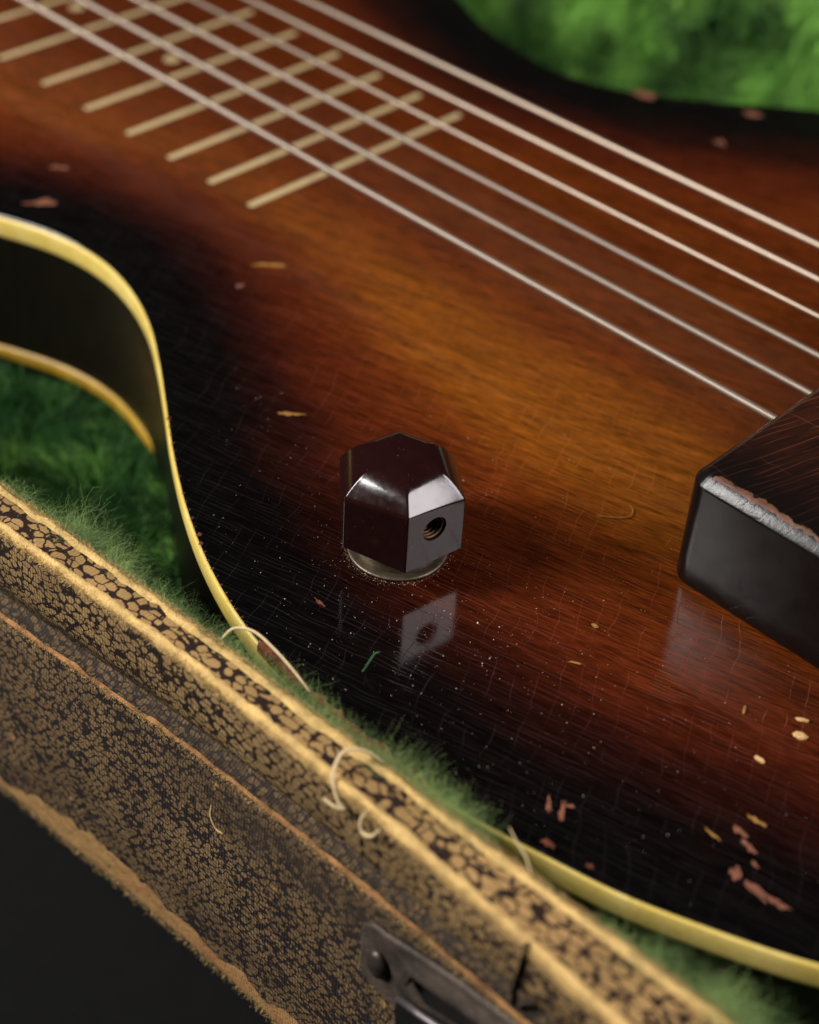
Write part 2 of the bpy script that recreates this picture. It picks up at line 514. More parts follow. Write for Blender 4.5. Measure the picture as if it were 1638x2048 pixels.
# burst attribute: distance from the outline, far half dies off later
P2 = V[:, :2]
dist = np.full(len(P2), 1e9)
ol = outline[::2]
for k in range(0, len(P2), 4000):
    dd = P2[k:k + 4000, None, :] - ol[None]
    dist[k:k + 4000] = np.sqrt((dd**2).sum(-1)).min(1)
y = P2[:, 1]
xx = P2[:, 0]
burst = dist * (0.86 + 0.28 * np.clip(-xx / 7, 0, 1))
amber = np.where(y < 4.2, np.exp(-((y - 4.2) / 1.9)**2), np.maximum(0.30 * np.clip((13 - y) / 3, 0, 1), np.exp(-((y - 4.2) / 2.0)**2))) * np.clip((burst - 2.6) / 1.9, 0, 1) * np.interp(xx, [-20, -13, -6, 0, 4, 8], [0.35, 0.5, 0.8, 1.0, 0.9, 0.6])
sf = np.clip((y - 10) / 4, 0, 1)
burst = burst * (1 - 0.15 * sf)
body_top = mesh_obj("body_top", V, F, M_top, guitar, True, {"burst": burst, "amber": amber})
body_top["label"] = "sunburst wooden top, amber in the middle and black towards the edge"
for o_ in (body_top,):
    fix_normals(o_)

zb = -3.35
side_prof = [(-0.03, -0.47), (-0.03, -1.0), (-0.03, -2.0), (-0.03, -3.05), (-0.03, -3.25), (-0.06, -3.32)]
V = [r for o_, z_ in side_prof for r in ring(o_, z_)]
F = grid_faces(len(side_prof), NO, True)
sd = mesh_obj("body_side", V, F, M_side, guitar, True)
fix_normals(sd)
bk = ring(-0.06, zb + 0.03)
V = list(bk)
n_ = len(X)
F = [(i, i + 1, NO - 2 - i, NO - 1 - i) for i in range(n_ - 1)]
mesh_obj("body_back", V, F, M_side, guitar)


def binding(name, prof, wob):
    m = len(prof)
    V = []
    for o_, z_ in prof:
        r = ring(o_, z_)
        if name == "lower_binding":      # the strip dies out where the waist turns into the lower bout
            q_ = np.clip((outline[:, 0] + 7.9) / 0.8, 0, 1) * (outline[:, 1] < YC)
            r[:, :2] -= nor * (0.10 * q_)[:, None]
        r[:, 2] += wob * vnoise(outline[:, 0] * 1.3, outline[:, 1] * 1.3, 5)
        V += list(r)
    F = grid_faces(m, NO, True) + [(i + (m - 1) * NO, (i + 1) % NO + (m - 1) * NO, (i + 1) % NO, i) for i in range(NO)]
    o = mesh_obj(name, V, F, M_bind if name == 'upper_binding' else M_bind2, guitar, True)
    fix_normals(o)
    return o


binding("upper_binding", [(-0.06, -0.050), (0.0, -0.046), (0.022, -0.055), (0.034, -0.08), (0.036, -0.22), (0.034, -0.38), (0.02, -0.455), (-0.01, -0.475), (-0.06, -0.48)], 0.006)
binding("lower_binding", [(-0.06, -3.03), (-0.01, -3.03), (0.028, -3.06), (0.036, -3.12), (0.036, -3.24), (0.02, -3.31), (-0.02, -3.345), (-0.06, -3.35)], 0.004)

# fret lines and position dots set flush into the top
x = -8.75
a0 = 1.165
fr = None
for k in range(9):
    bwv, bfv = [], []
    y0, y1, hw = 4.737, 10.535, 0.078
    npt = 6
    V = []
    for i in range(npt):
        a = math.pi / 2 + math.pi * i / (npt - 1)
        V.append((hw * math.sin(a), y0 + 0.03 * math.cos(a) * 1.5))
    ringp = [(-hw, y0 + 0.03), (-hw * 0.6, y0), (hw * 0.6, y0), (hw, y0 + 0.03), (hw, y1 - 0.03), (hw * 0.6, y1), (-hw * 0.6, y1), (-hw, y1 - 0.03)]
    Vt = [(px, py, 0.010) for px, py in ringp] + [(px * 1.04, py, -0.03) for px, py in ringp]
    Ft = [tuple(range(8))] + [(i, i + 8, (i + 1) % 8 + 8, (i + 1) % 8) for i in range(8)]
    if fr is None:
        fr = mesh_obj("fret_line", Vt, Ft, M_inlay, guitar)
        fix_normals(fr)
        o = fr
    else:
        o = fr.copy()
        scene.collection.objects.link(o)
        o.parent = guitar
    o.location = (x * S, 0, 0)
    x -= a0 * 2 ** (k / 12)
for px, py in ((-14.53, 7.55), (-17.95, 7.56)):
    v, f = lathe([(0.17, -0.02), (0.17, 0.008), (0.15, 0.012), (0.02, 0.013)], 24, px, py)
    mesh_obj("position_dot", v, f, M_inlay, guitar)

# strings (height 1.24), wound ones with real turns
hstr = 1.24
radii = [0.064, 0.058, 0.054, 0.046, 0.060, 0.064]
for i in range(6):
    y1 = 5.261
    d, tap = 0.95, 0.0015

    def ys(xx):
        return y1 + i * d * (1 + tap * xx) - 2.5 * d * tap * xx
    r = radii[i]
    if i < 3:
        pitch = 0.036 if i == 0 else 0.030
        n = int(27.0 / pitch * 4)
        xs = np.linspace(-22.3, 4.7, n)
        rr = r * (1 + 0.07 * np.cos(2 * math.pi * xs / pitch))
    else:
        xs = np.linspace(-22.3, 4.7, 60)
        rr = np.full(60, r)
    pts = np.stack([xs, ys(xs), np.full_like(xs, hstr)], 1)
    v, f = tube(pts, rr, 8)
    mesh_obj("string", v, f, M_wound if i < 3 else M_plain, guitar, True)
v, f = cat([box(-22.5, -22.1, 4.6, 10.7, 0.0, 1.2)])
mesh_obj("nut", v, f, M_bak, guitar)


# ------------------------------------------------------------------ bridge cover
def rounded_box(x0, x1, y0, y1, z0, z1, rv, rt, n=6, taper=0.0):
    """vertical edges radius rv, top edges radius rt"""
    cs = [(x1 - rv, y1 - rv, 0), (x0 + rv, y1 - rv, 90), (x0 + rv, y0 + rv, 180), (x1 - rv, y0 + rv, 270)]
    base = []
    for cx, cy, a in cs:
        for i in range(n + 1):
            t = math.radians(a + 90 * i / n)
            base.append((cx, cy, math.cos(t), math.sin(t)))
    m = len(base)
    levels = [(z0, 0.07), (z0 + 0.03, 0.025), (z0 + 0.09, 0.0), (z0 + 0.25 * (z1 - z0), 0.0), (z0 + 0.5 * (z1 - z0), 0.0), (z1 - rt, 0.0)]
    levels = levels[:-1]
    # worn edge: a soft, nearly flat bevel with rounded shoulders
    for ins, dz in ((0.0, 1.12), (0.012, 1.0), (0.045, 0.93), (0.10, 0.84), (0.32, 0.60), (0.56, 0.36), (0.78, 0.17), (0.90, 0.085), (1.0, 0.04), (1.15, 0.012), (1.3, 0.0)):
        levels.append((z1 - rt * dz, rt * ins))
    V = []
    for z, ins in levels:
        for cx, cy, c, s_ in base:
            V.append((cx + c * (rv - ins), cy + s_ * (rv - ins), z))
    F = grid_faces(len(levels), m, True)
    # top: grid cap as fan around centre strip
    top0 = (len(levels) - 1) * m
    F.append(tuple(range(top0, top0 + m)))
    return V, F


v, f = rounded_box(3.03, 9.1, 2.47, 12.85, 0.004, 1.97, 0.32, 0.18)
cover = mesh_obj("bridge_cover", v, f, M_cover, guitar, True)
fix_normals(cover)
cover["label"] = "dark wooden cover block over the bridge with a worn rounded front edge"


def strip_patch(name, pts_lo, pts_hi, mat, parent, nrm):
    """ragged thin patch between two point rows, lying on a surface along nrm"""
    lo, hi = np.asarray(pts_lo), np.asarray(pts_hi)
    n = len(lo)
    nr = np.asarray(nrm, float)
    rows = []
    for k in range(5):
        tt_ = k / 4
        rows.append(lo * (1 - tt_) + hi * tt_)
    V = np.concatenate(rows)
    F = [(k * n + i, k * n + i + 1, (k + 1) * n + i + 1, (k + 1) * n + i) for k in range(4) for i in range(n - 1)]
    return mesh_obj(name, V, F, mat, parent, True)


# worn wood along the rounded front edge of the cover (follows the edge radius)
n = 190
xs = np.linspace(3.36, 5.2, n)
wd = np.interp(xs, [3.36, 3.5, 4.1, 4.8, 5.2], [0.35, 0.9, 0.85, 0.75, 0.1])
b0_ = 0.132 + 0.016 * fbm(xs * 11, xs * 0 + 2, 21)
b1_ = b0_ + wd * (0.10 + 0.035 * fbm(xs * 10, xs * 0 + 7, 31))
rows = []
for k in range(6):
    b_ = b0_ + (b1_ - b0_) * k / 5
    zz = np.interp(b_, [0, 0.0081, 0.0180, 0.0576, 0.1008, 0.1404, 0.162, 0.18, 0.207, 0.234, 0.5],
                   1.97 - 0.18 * np.array([1.0, 0.93, 0.84, 0.60, 0.36, 0.17, 0.085, 0.04, 0.012, 0.0, 0.0]))
    rows.append(np.stack([xs, 2.47 + b_ - 0.002, zz + 0.003], 1))
V = np.concatenate(rows)
F = [(k * n + i, k * n + i + 1, (k + 1) * n + i + 1, (k + 1) * n + i) for k in range(5) for i in range(n - 1)]
we = mesh_obj("worn_edge", V, F, M_worn, cover, True)
fix_normals(we)
we["label"] = "bare brown wood where the finish has worn off the cover's front edge"

# ------------------------------------------------------------------ hexagonal control knob
kc = np.array([-0.052, 0.053])
hv = [np.array(p_) for p_ in ((-0.157, -0.970), (0.828, -0.704), (0.985, 0.267))]
hv = hv + [-p_ for p_ in hv]                         # FL, F, FR, BR, B, BL (counter-clockwise)
hd_ = np.array([-0.67, 0.74])
for k in (3, 4, 5):                                   # the back half is a little shallower
    hv[k] = hv[k] - hd_ * np.dot(hd_, hv[k]) * 0.12
hz = [0.91, 1.02, 0.93, 0.82, 0.88, 0.82]


def hex_ring(scale, rad, nside=10, ncor=5):
    """rounded hexagon; returns xy and a 0..6 position for height lookup"""
    pts, pos = [], []
    for i in range(6):
        p, a, b = hv[i] * scale, hv[i - 1] * scale, hv[(i + 1) % 6] * scale
        ua, ub = (a - p) / np.linalg.norm(a - p), (b - p) / np.linalg.norm(b - p)
        ang = math.acos(np.clip(np.dot(ua, ub), -1, 1))
        d_ = min(rad / math.tan(ang / 2), np.linalg.norm(a - p) * 0.45)
        s0, s1 = p + ua * d_, p + ub * d_
        for k in range(ncor):
            t = k / (ncor - 1)
            q_ = (1 - t)**2 * s0 + 2 * t * (1 - t) * p + t**2 * s1
            pts.append(q_); pos.append(i + (t - 0.5) * 0.02)
        e0, e1 = s1, None
        p2, b2 = b, hv[(i + 2) % 6] * scale
        ua2 = (p - p2) / np.linalg.norm(p - p2)
        ub2 = (b2 - p2) / np.linalg.norm(b2 - p2)
        ang2 = math.acos(np.clip(np.dot(ua2, ub2), -1, 1))
        e1 = p2 + ua2 * min(rad / math.tan(ang2 / 2), np.linalg.norm(p - p2) * 0.45)
        for t in (0.02, 0.08, 0.2, 0.35, 0.5, 0.65, 0.8, 0.92, 0.98):
            pts.append(e0 * (1 - t) + e1 * t); pos.append(i + t)
    return np.array(pts), np.array(pos)


def top_h(pos):
    i = np.floor(pos).astype(int) % 6
    t = pos - np.floor(pos)
    h0, h1 = np.array(hz)[i], np.array(hz)[(i + 1) % 6]
    return h0 * (1 - t) + h1 * t + 0.014 * np.sin(math.pi * t)


g0 = 0.40
rows = []
xy, pos = hex_ring(1.0, 0.02)
xyb, _ = hex_ring(0.975, 0.02)
TH = top_h(pos)
rows.append(np.concatenate([xyb, np.full((len(xy), 1), g0)], 1))
rows.append(np.concatenate([xy, np.full((len(xy), 1), g0 + 0.025)], 1))
for k in (0.04, 0.3, 0.6, 0.9, 0.975):
    rows.append(np.concatenate([xy, (g0 + 0.025 + (TH - 0.025) * k)[:, None]], 1))
apex = 1.76
A0 = math.radians(61)
Rc = 1.0 / math.sin(A0)
xe, _ = hex_ring(0.997, 0.02)
rows.append(np.concatenate([xe, (g0 + TH - 0.006)[:, None]], 1))
for k in range(1, 26):
    sc = (1 - (k / 26)**1.15) * 0.992
    fz = 1 - (sc / 0.992)**2.9
    c_, _ = hex_ring(sc, 0.02 + 0.10 * (k / 26)**2)
    zr = (g0 + TH) * (1 - fz) + apex * fz
    rows.append(np.concatenate([c_, zr[:, None]], 1))
V = np.concatenate(rows)
V[:, :2] += kc
nh_ = len(xy)
F = grid_faces(len(rows), nh_, True)
F.append(tuple(range(nh_)))
F.append(tuple(range((len(rows) - 1) * nh_, len(rows) * nh_)))
knob = mesh_obj("control_knob", V, F, M_bak, guitar, True)
fix_normals(knob)
knob["label"] = "domed six-sided brown plastic knob with a set screw hole in one face"
# set-screw hole drilled into the face between F and FR
fm = (hv[1] + hv[2]) / 2
fn = np.array([hv[2][1] - hv[1][1], -(hv[2][0] - hv[1][0])]); fn /= np.linalg.norm(fn)
ft = np.array([-fn[1], fn[0]])
hc = np.array([*(kc + fm * 0.985 + ft * -0.02), 1.02])
cb = bpy.data.meshes.new("drill")
bm = bmesh.new()
bmesh.ops.create_cone(bm, cap_ends=True, segments=32, radius1=0.20 * S, radius2=0.20 * S, depth=0.9 * S)
rot = Vector((fn[0], fn[1], 0)).to_track_quat('Z', 'Y').to_matrix().to_4x4()
bm.transform(Matrix.Translation(Vector(hc) * S) @ rot)
bm.to_mesh(cb); bm.free()
drill = bpy.data.objects.new("drill", cb)
cb.materials.append(M_hole)
scene.collection.objects.link(drill)
md = knob.modifiers.new("b", 'BOOLEAN')
md.operation = 'DIFFERENCE'; md.object = drill; md.solver = 'EXACT'
md.material_mode = 'TRANSFER'
dg = bpy.context.evaluated_depsgraph_get()
nm = bpy.data.meshes.new_from_object(knob.evaluated_get(dg))
knob.modifiers.clear()
knob.data = nm
bpy.data.objects.remove(drill)
knob.data.name = "control_knob"
try:
    knob.data.set_sharp_from_angle(angle=math.radians(38))
except Exception:
    pass
# set screw inside the hole: ring of old brass threads and a slotted end
pr_ = []
for k in range(4):
    dpt = -0.06 - 0.06 * k
    ringpts = []
    for j in range(28):
        a = 2 * math.pi * j / 28
        ringpts.append((np.array([*(kc + fm), 0]) + np.array([fn[0], fn[1], 0]) * dpt + (math.cos(a) * np.array([ft[0], ft[1], 0]) + math.sin(a) * np.array([0, 0, 1])) * 0.182
                        + np.array([ft[0] * -0.02, ft[1] * -0.02, 1.02])))
    ringpts.append(ringpts[0])
    pr_.append(tube(ringpts, 0.020, 6, False))
v, f = cat(pr_)
ss = mesh_obj("screw_thread", v, f, M_screw, knob, True)
cc = Vector((*(kc + fm), 0)) + Vector((ft[0] * -0.02, ft[1] * -0.02, 1.02)) + Vector((fn[0], fn[1], 0)) * -0.27
v, f = lathe([(0.165, -0.05), (0.165, 0.0), (0.15, 0.015), (0.02, 0.016)], 24)
scr = mesh_obj("set_screw", v, f, M_hole, knob)
scr.data.transform(Matrix.Translation(cc * S) @ rot)
# collar and washer under the knob
v, f = lathe([(0.60, 0.02), (0.61, 0.06), (0.58, 0.12), (0.57, 0.30), (0.55, 0.41)], 64)
mesh_obj("collar", v, f, M_brass, knob, True)
v, f = lathe([(0.70, -0.01), (0.735, 0.012), (0.742, 0.030), (0.735, 0.046), (0.71, 0.052), (0.66, 0.046), (0.50, 0.046)], 96)
ws = mesh_obj("washer", v, f, M_brass, knob, True)


# ------------------------------------------------------------------ chips in the finish, missing edge
def blob(cx, cy, lx, ly, ang, z=0.002, th=0.003, seed=0, n=26, rag=0.62):
    r = np.random.default_rng(seed)
    ph = r.uniform(0, 6.28, 6); am = r.uniform(0.2, 1, 6)
    V = []
    for lvl, sc in ((0, 1.0), (1, 0.9), (2, 0.45)):
        for j in range(n):
            a = 2 * math.pi * j / n
            rr = 1 + rag * sum(am[k] * math.sin((k + 2) * a + ph[k]) for k in range(6)) / 3.2 + r.uniform(-0.2, 0.2)
            px, py = lx * rr * sc * math.cos(a), ly * rr * sc * math.sin(a)
            zz = (-0.004, z, z + th * r.uniform(0.2, 1.0))[lvl]
            V.append((cx + px * math.cos(ang) - py * math.sin(ang), cy + px * math.sin(ang) + py * math.cos(ang), zz))
    F = grid_faces(3, n, True) + [tuple(range(2 * n, 3 * n))]
    return V, F


chips = [(-11.33, 1.89, .30, .10, .9, M_chip), (-12.21, 2.92, .20, .06, .6, M_chip), (-6.94, 3.67, .28, .06, .75, M_chipy),
         (-3.42, .98, .20, .045, .75, M_chipy), (-6.77, 2.81, .07, .07, 0, M_chip), (-6.81, 14.29, .32, .13, .5, M_chip),
         (-4.76, 15.39, .20, .12, .3, M_chip), (-4.44, 13.81, .14, .10, .2, M_chip), (4.66, -1.98, .15, .03, -.9, M_chip),
         (4.85, -1.95, .17, .035, -1.0, M_chip), (4.86, -1.80, .055, .03, .6, M_chip), (6.55, -.56, .11, .05, -.1, M_chip), (6.76, -.67, .13, .045, -.3, M_chip),
         (6.60, -.27, .14, .035, .05, M_chipy), (6.90, -1.12, .11, .07, -.9, M_chip), (7.20, -1.14, .20, .055, -.1, M_chip), (7.50, -1.11, .15, .05, .1, M_chip), (6.98, -.84, .07, .025, -.4, M_chip),
         (6.35, -.85, .12, .02, -.1, M_chipy), (3.28, .14, .09, .018, .5, M_chipy), (.09, -1.62, .12, .025, -.1, M_barewood), (5.05, -2.44, .10, .045, .1, M_barewood), (5.62, -2.33, .06, .03, .1, M_barewood)]
for k, (cx, cy, lx, ly, an, mt) in enumerate(chips):
    v, f = blob(cx, cy, lx, ly, an, seed=100 + k)
    o = mesh_obj("finish_chip", v, f, mt, guitar)
    fix_normals(o)


def edge_break(x0, x1, depth, seed, amp):
    """jagged strip of bare wood along the near edge between two x positions"""
    n = int((x1 - x0) / 0.012)
    xs = np.linspace(x0, x1, n)
    ye = YC - pchip(nx, nh, xs)
    dp = depth * np.clip(np.sin(math.pi * (xs - x0) / (x1 - x0)), 0, 1)**0.4 * (0.55 + amp * np.abs(fbm(xs * 1.4, xs * 0 + 3, seed, 6)))
    V = []
    for k, (t_, z_) in enumerate(((-0.045, -0.16), (-0.040, -0.035), (-0.01, 0.004), (0.35, 0.014), (0.8, 0.010), (1.0, -0.004))):
        yy = ye + (t_ if t_ < 0 else dp * t_)
        zz = z_ + (0.012 * fbm(xs * 14, xs * 0 + k * 3.3, seed + 9) if 1 < k < 5 else 0)
        V.append(np.stack([xs, yy, zz + 0 * xs], 1))
    V = np.concatenate(V)
    F = [(k * n + i, k * n + i + 1, (k + 1) * n + i + 1, (k + 1) * n + i) for k in range(5) for i in range(n - 1)]
    o = mesh_obj("broken_edge", V, F, M_barewood, guitar)
    fix_normals(o)
    o["label"] = "splintered reddish bare wood along the body edge"


edge_break(0.10, 3.6, 0.13, 51, 1.0)
# crumbs of broken finish along the inside of the binding
r = np.random.default_rng(3)
V, F = [], []
for k in range(120):
    xx = r.uniform(-4.6, -0.3)
    i = int(np.argmin(np.abs(X - xx)))
    b = outline[i] - nor[i] * r.uniform(0.0, 0.045)
    s_ = r.uniform(0.008, 0.028) * (2.0 if r.random() < 0.06 else 1)
    o_ = len(V)
    V += [(b[0] + s_ * a_, b[1] + s_ * c_, -0.01 + s_ * d_) for a_, c_, d_ in ((1, .2, 0), (-.9, .4, 0), (-.1, -1, .1), (.1, .1, .9), (.2, 1, .1))]
    F += [tuple(i_ + o_ for i_ in q) for q in ((0, 4, 3), (4, 1, 3), (1, 2, 3), (2, 0, 3))]
o = mesh_obj("edge_crumbs", V, F, M_barewood, guitar)
o["kind"] = "stuff"

# ------------------------------------------------------------------ guitar case
case = empty("guitar_case", "open worn guitar case with mottled tan cloth shell and green plush lining", "guitar case")
XA, XB, NXC = -15.0, 12.5, 560
cx = np.linspace(XA, XB, NXC)


def yo(x):     # outer rim line
    return pchip([-15, -8, -3.75, -0.2, 3.05, 7.4, 12.5], [-4.5, -4.42, -4.21, -3.96, -3.90, -3.99, -4.2], np.asarray(x, float))


def yi(x):     # inner rim line
    return pchip([-15, -8, -4.45, -0.65, 2.68, 5.7, 8.3, 12.5], [-3.95, -3.85, -3.70, -3.49, -3.36, -3.24, -3.10, -3.0], np.asarray(x, float))


zr = 0.40


def extr(name, prof, mat, parent=case, smooth=True, wob=0.0, seed=0, attrs=None, closed=False):
    """prof(x) -> list of (y, z) arrays along cx"""
    rows = prof(cx)
    m = len(rows)
    V = []
    for k, (yy, zz) in enumerate(rows):
        yy = np.broadcast_to(yy, cx.shape).copy(); zz = np.broadcast_to(zz, cx.shape).copy()
        if wob:
            zz += wob * fbm(cx * 3.0, cx * 0 + k * 1.7, seed)
            yy += wob * fbm(cx * 3.0, cx * 0 + k * 1.7 + 20, seed + 5)
        V.append(np.stack([cx, yy, zz], 1))
    V = np.concatenate(V)
    F = [(k * NXC + i, k * NXC + i + 1, (k + 1) % m * NXC + i + 1, (k + 1) % m * NXC + i)
         for k in range(m if closed else m - 1) for i in range(NXC - 1)]
    if closed:
        F += [tuple(k * NXC for k in range(m)), tuple(k * NXC + NXC - 1 for k in range(m))[::-1]]
    o = mesh_obj(name, V, F, mat, parent, smooth, attrs)
    fix_normals(o)
    return o


def zridge(x):
    return -1.22 + 0.055 * x


# cloth band on the rim top between the two frayed edges
def p_band(x):
    a, b = yi(x), yo(x)
    return [(a * (1 - t) + b * t, zr + 0.015 * math.sin(math.pi * t)) for t in np.linspace(0.08, 0.92, 7)]


nb = 7 * NXC
wv = np.concatenate([np.full(NXC, w_) for w_ in (0.55, 0.28, 0.12, 0.08, 0.12, 0.24, 0.5)])
extr("rim_band", p_band, M_band, attrs={"wear": wv, "groove_shade": np.zeros(nb)})


def p_pipe(yc, zc, ry, rz, n=9):
    def f_(x):
        c = yc(x)
        return [(c + ry * math.cos(a) * (1 + 0.10 * fbm(x * 2, x * 0 + 4, 8)), zc + rz * math.sin(a)) for a in np.linspace(0, 2 * math.pi, n, endpoint=False)]
    return f_


extr("rim_inner_edge", p_pipe(lambda x: yi(x) - 0.035, zr - 0.03, 0.085, 0.075), M_piping, wob=0.026, seed=61, closed=True)
extr("rim_outer_edge", p_pipe(lambda x: yo(x) + 0.03, zr - 0.045, 0.085, 0.085), M_piping, wob=0.026, seed=71, closed=True)

# upper wall: from rim down to the groove
NU = 26


def p_upper(x):
    out = []
    for t in np.linspace(0, 1, NU):
        z = (zr - 0.06) * (1 - t) + (zridge(x) + 0.10) * t
        y_ = yo(x) - 0.005 - 0.06 * math.sin(math.pi * min(1, t * 1.25)) + 0.20 * max(0, t - 0.70) / 0.30
        out.append((y_, z))
    return out


wear_u = np.concatenate([np.full(NXC, max(0.0, 0.42 - 4.0 * t)) for t in np.linspace(0, 1, NU)])
shade_u = np.concatenate([np.clip((t - 0.52) / 0.3, 0, 1) * (0.75 + 0.25 * fbm(cx * 0.8, cx * 0 + 3, 4)) for t in np.linspace(0, 1, NU)])  # groove shade painted in, darker towards the recess
extr("upper_wall", p_upper, M_upper, attrs={"wear": wear_u, "groove_shade": shade_u}, wob=0.006, seed=81)


# worn ridge under the groove
def p_ridge(x):
    zc = zridge(x)
    yc = yo(x)
    w_ = 1 + 0.75 * fbm(x * 2.2, x * 0 + 2, 15)
    return [(yc - 0.045, zc + 0.030 * w_), (yc - 0.080, zc + 0.018 * w_), (yc - 0.098, zc), (yc - 0.094, zc - 0.020 * w_), (yc - 0.05, zc - 0.045 * w_)]


extr("groove", lambda x: [(yo(x) + 0.20, zridge(x) + 0.14), (yo(x) + 0.10, zridge(x) + 0.05), (yo(x) + 0.02, zridge(x) + 0.025), (yo(x) - 0.05, zridge(x) + 0.020)], M_lower,
     attrs={"wear": np.zeros(4 * NXC), "groove_shade": np.full(4 * NXC, 0.8)})  # cloth in the recess coloured dark to stand for shade
extr("worn_ridge", p_ridge, M_ridge, wob=0.012, seed=91)

NL = 64
zbot = -6.15


def lower_y(x, t):
    return yo(x) - 0.075 - 0.16 * math.sin(math.pi * min(1.0, t * 0.95)) + 0.16 * max(0, (t - 0.90) / 0.10)**2


def p_lower(x):
    return [(lower_y(x, t), (zridge(x) - 0.04) * (1 - t) + zbot * t) for t in np.linspace(0, 1, NL)]


wl, sl = [], []
for t in np.linspace(0, 1, NL):
    z_ = zridge(cx) * (1 - t) + zbot * t
    edge = -4.95 + 0.30 * fbm(cx * 0.9, cx * 0 + 6, 44)
    w_ = np.clip((edge - z_) / 0.2, -1, 1) * 0.62
    w_ = np.maximum(w_, 0.26 + 0.10 * fbm(cx * 1.4, cx * 0 + t * 6, 46))
    wl.append(np.maximum(w_, 0.42 * np.clip(1 - t * 40, 0, 1)))
    sl.append(np.clip(1 - np.abs(t - 0.10) / 0.16, 0, 1) * np.clip((cx + 1.5) / 3, 0.15, 1) * 0.9)  # same dark tone just below the ridge, stronger to the right
extr("lower_wall", p_lower, M_lower, attrs={"wear": np.concatenate(wl), "groove_shade": np.concatenate(sl)}, wob=0.010, seed=101)

# inner side of the near wall, case floor, far wall with the opened lid's lining (backing under the pile)
extr("inner_wall", lambda x: [(yi(x) - 0.06, zr - 0.09), (yi(x) - 0.03, -0.8), (yi(x) - 0.03, -3.7)], M_backing)
extr("case_bottom", lambda x: [(yo(x) + 0.3, zbot - 0.02), (x * 0 + 21.2, zbot - 0.02), (x * 0 + 21.2, -3.7), (x * 0 + 20.95, 1.1)], M_lower,
     attrs={"wear": np.zeros(4 * NXC), "groove_shade": np.zeros(4 * NXC)}, smooth=False)
# floor / far wall lining sheet, lumpy
def lining(name, rows):
    n2 = len(rows)
    xs = np.linspace(-24, 14, 150)
    V = []
    for k, (yy, zz) in enumerate(rows):
        dn = 0.18 * fbm(xs * 0.9, xs * 0 + k * 0.45, 12)
        V.append(np.stack([xs, yy + dn * 0.5, zz + dn * 0.5], 1))
    V = np.concatenate(V)
    n = 150
    F = [(k * n + i, k * n + i + 1, (k + 1) * n + i + 1, (k + 1) * n + i) for k in range(n2 - 1) for i in range(n - 1)]
    o = mesh_obj(name, V, F, M_backing, case, True)
    return o


lining("floor_lining", [(yy, -3.62) for yy in np.linspace(-3.55, 20.5, 54)])
lining("lid_lining", [(20.5 + 0.2 * math.sin(t * 3), -3.62 + t * 4.7) for t in np.linspace(0, 1, 24)])


# ------------------------------------------------------------------ plush pile: every fibre a tapered ribbon
def fibres(name, roots, dirs, lens, width, curl, mat, parent, seed, nseg=4, tint=None, gravity=0.0, label=None, wig=0.10):
    r = np.random.default_rng(seed)
    n = len(roots)
    dirs = dirs / np.linalg.norm(dirs, axis=1)[:, None]
    rnd = r.normal(size=(n, 3))
    side = np.cross(dirs, rnd); side /= np.linalg.norm(side, axis=1)[:, None]
    bend = np.cross(dirs, r.normal(size=(n, 3))); bend /= np.linalg.norm(bend, axis=1)[:, None]
    wd = width * r.uniform(0.6, 1.3, n)
    ph = r.uniform(0, 6.28, n)
    V = np.zeros((n, nseg + 1, 2, 3))
    for k in range(nseg + 1):
        t = k / nseg
        c = roots + dirs * (lens * t)[:, None] + bend * (curl * lens * (t**1.6))[:, None]
        c = c + side * (wig * lens * np.sin(ph + 6 * t) * t)[:, None]
        c[:, 2] -= gravity * lens * t * t
        w_ = wd * (1 - 0.75 * t)
        V[:, k, 0] = c - side * w_[:, None] * 0.5
        V[:, k, 1] = c + side * w_[:, None] * 0.5
    V = V.reshape(-1, 3)
    base = (np.arange(n) * (nseg + 1) * 2)[:, None]
    quad = []
    for k in range(nseg):
        quad.append(np.stack([base[:, 0] + 2 * k, base[:, 0] + 2 * k + 1, base[:, 0] + 2 * k + 3, base[:, 0] + 2 * k + 2], 1))
    F = np.stack(quad, 1).reshape(-1, 4)
    if tint is None:
        tint = r.uniform(0, 1, n)
    o = mesh_obj(name, V, F, mat, parent, False, {"tint": np.repeat(tint, (nseg + 1) * 2)})
    o["kind"] = "stuff"
    if label:
        o["label"] = label
    return o


def clump_field(x, y_, seed, sc):
    return np.stack([fbm(x * sc, y_ * sc, seed, 3), fbm(x * sc, y_ * sc, seed + 20, 3), fbm(x * sc, y_ * sc, seed + 40, 3)], 1)


# near rim fuzz, rooted on the inner wall just under the rim
N = 96000
fxr = rng.uniform(-8.5, 11.5, N)
fz = zr - 0.09 - rng.uniform(0, 1, N)**1.5 * 1.3
roots = np.stack([fxr, yi(fxr) - 0.02 + rng.uniform(0, 0.03, N), fz], 1)
cf = clump_field(fxr, fz, 201, 1.6)
cf2 = clump_field(fxr, fz, 231, 4.5)
dirs = np.array([0.2, 0.60, 0.70])[None] + cf * np.array([1.1, 0.5, 0.6]) + cf2 * np.array([1.3, 0.6, 0.8]) + rng.normal(size=(N, 3)) * 0.42
hump = (0.80 + 0.60 * fbm(fxr * 0.8, fxr * 0 + 5, 77)) * np.interp(fxr, [-1.2, 0.1, 2.2, 3.0], [1, 0.95, 0.95, 1])
lens = (0.20 + 0.36 * rng.uniform(0, 1, N)**1.6) * hump
tint = np.clip(0.38 + 0.5 * fbm(fxr * 1.5, fz * 1.5, 88) + rng.normal(size=N) * 0.22, 0, 1)
fibres("rim_pile", roots, dirs, lens, 0.0058, 0.95, M_plush2, case, 301, 6, tint, 0.30, "fuzzy green plush pile along the rim", 0.34)
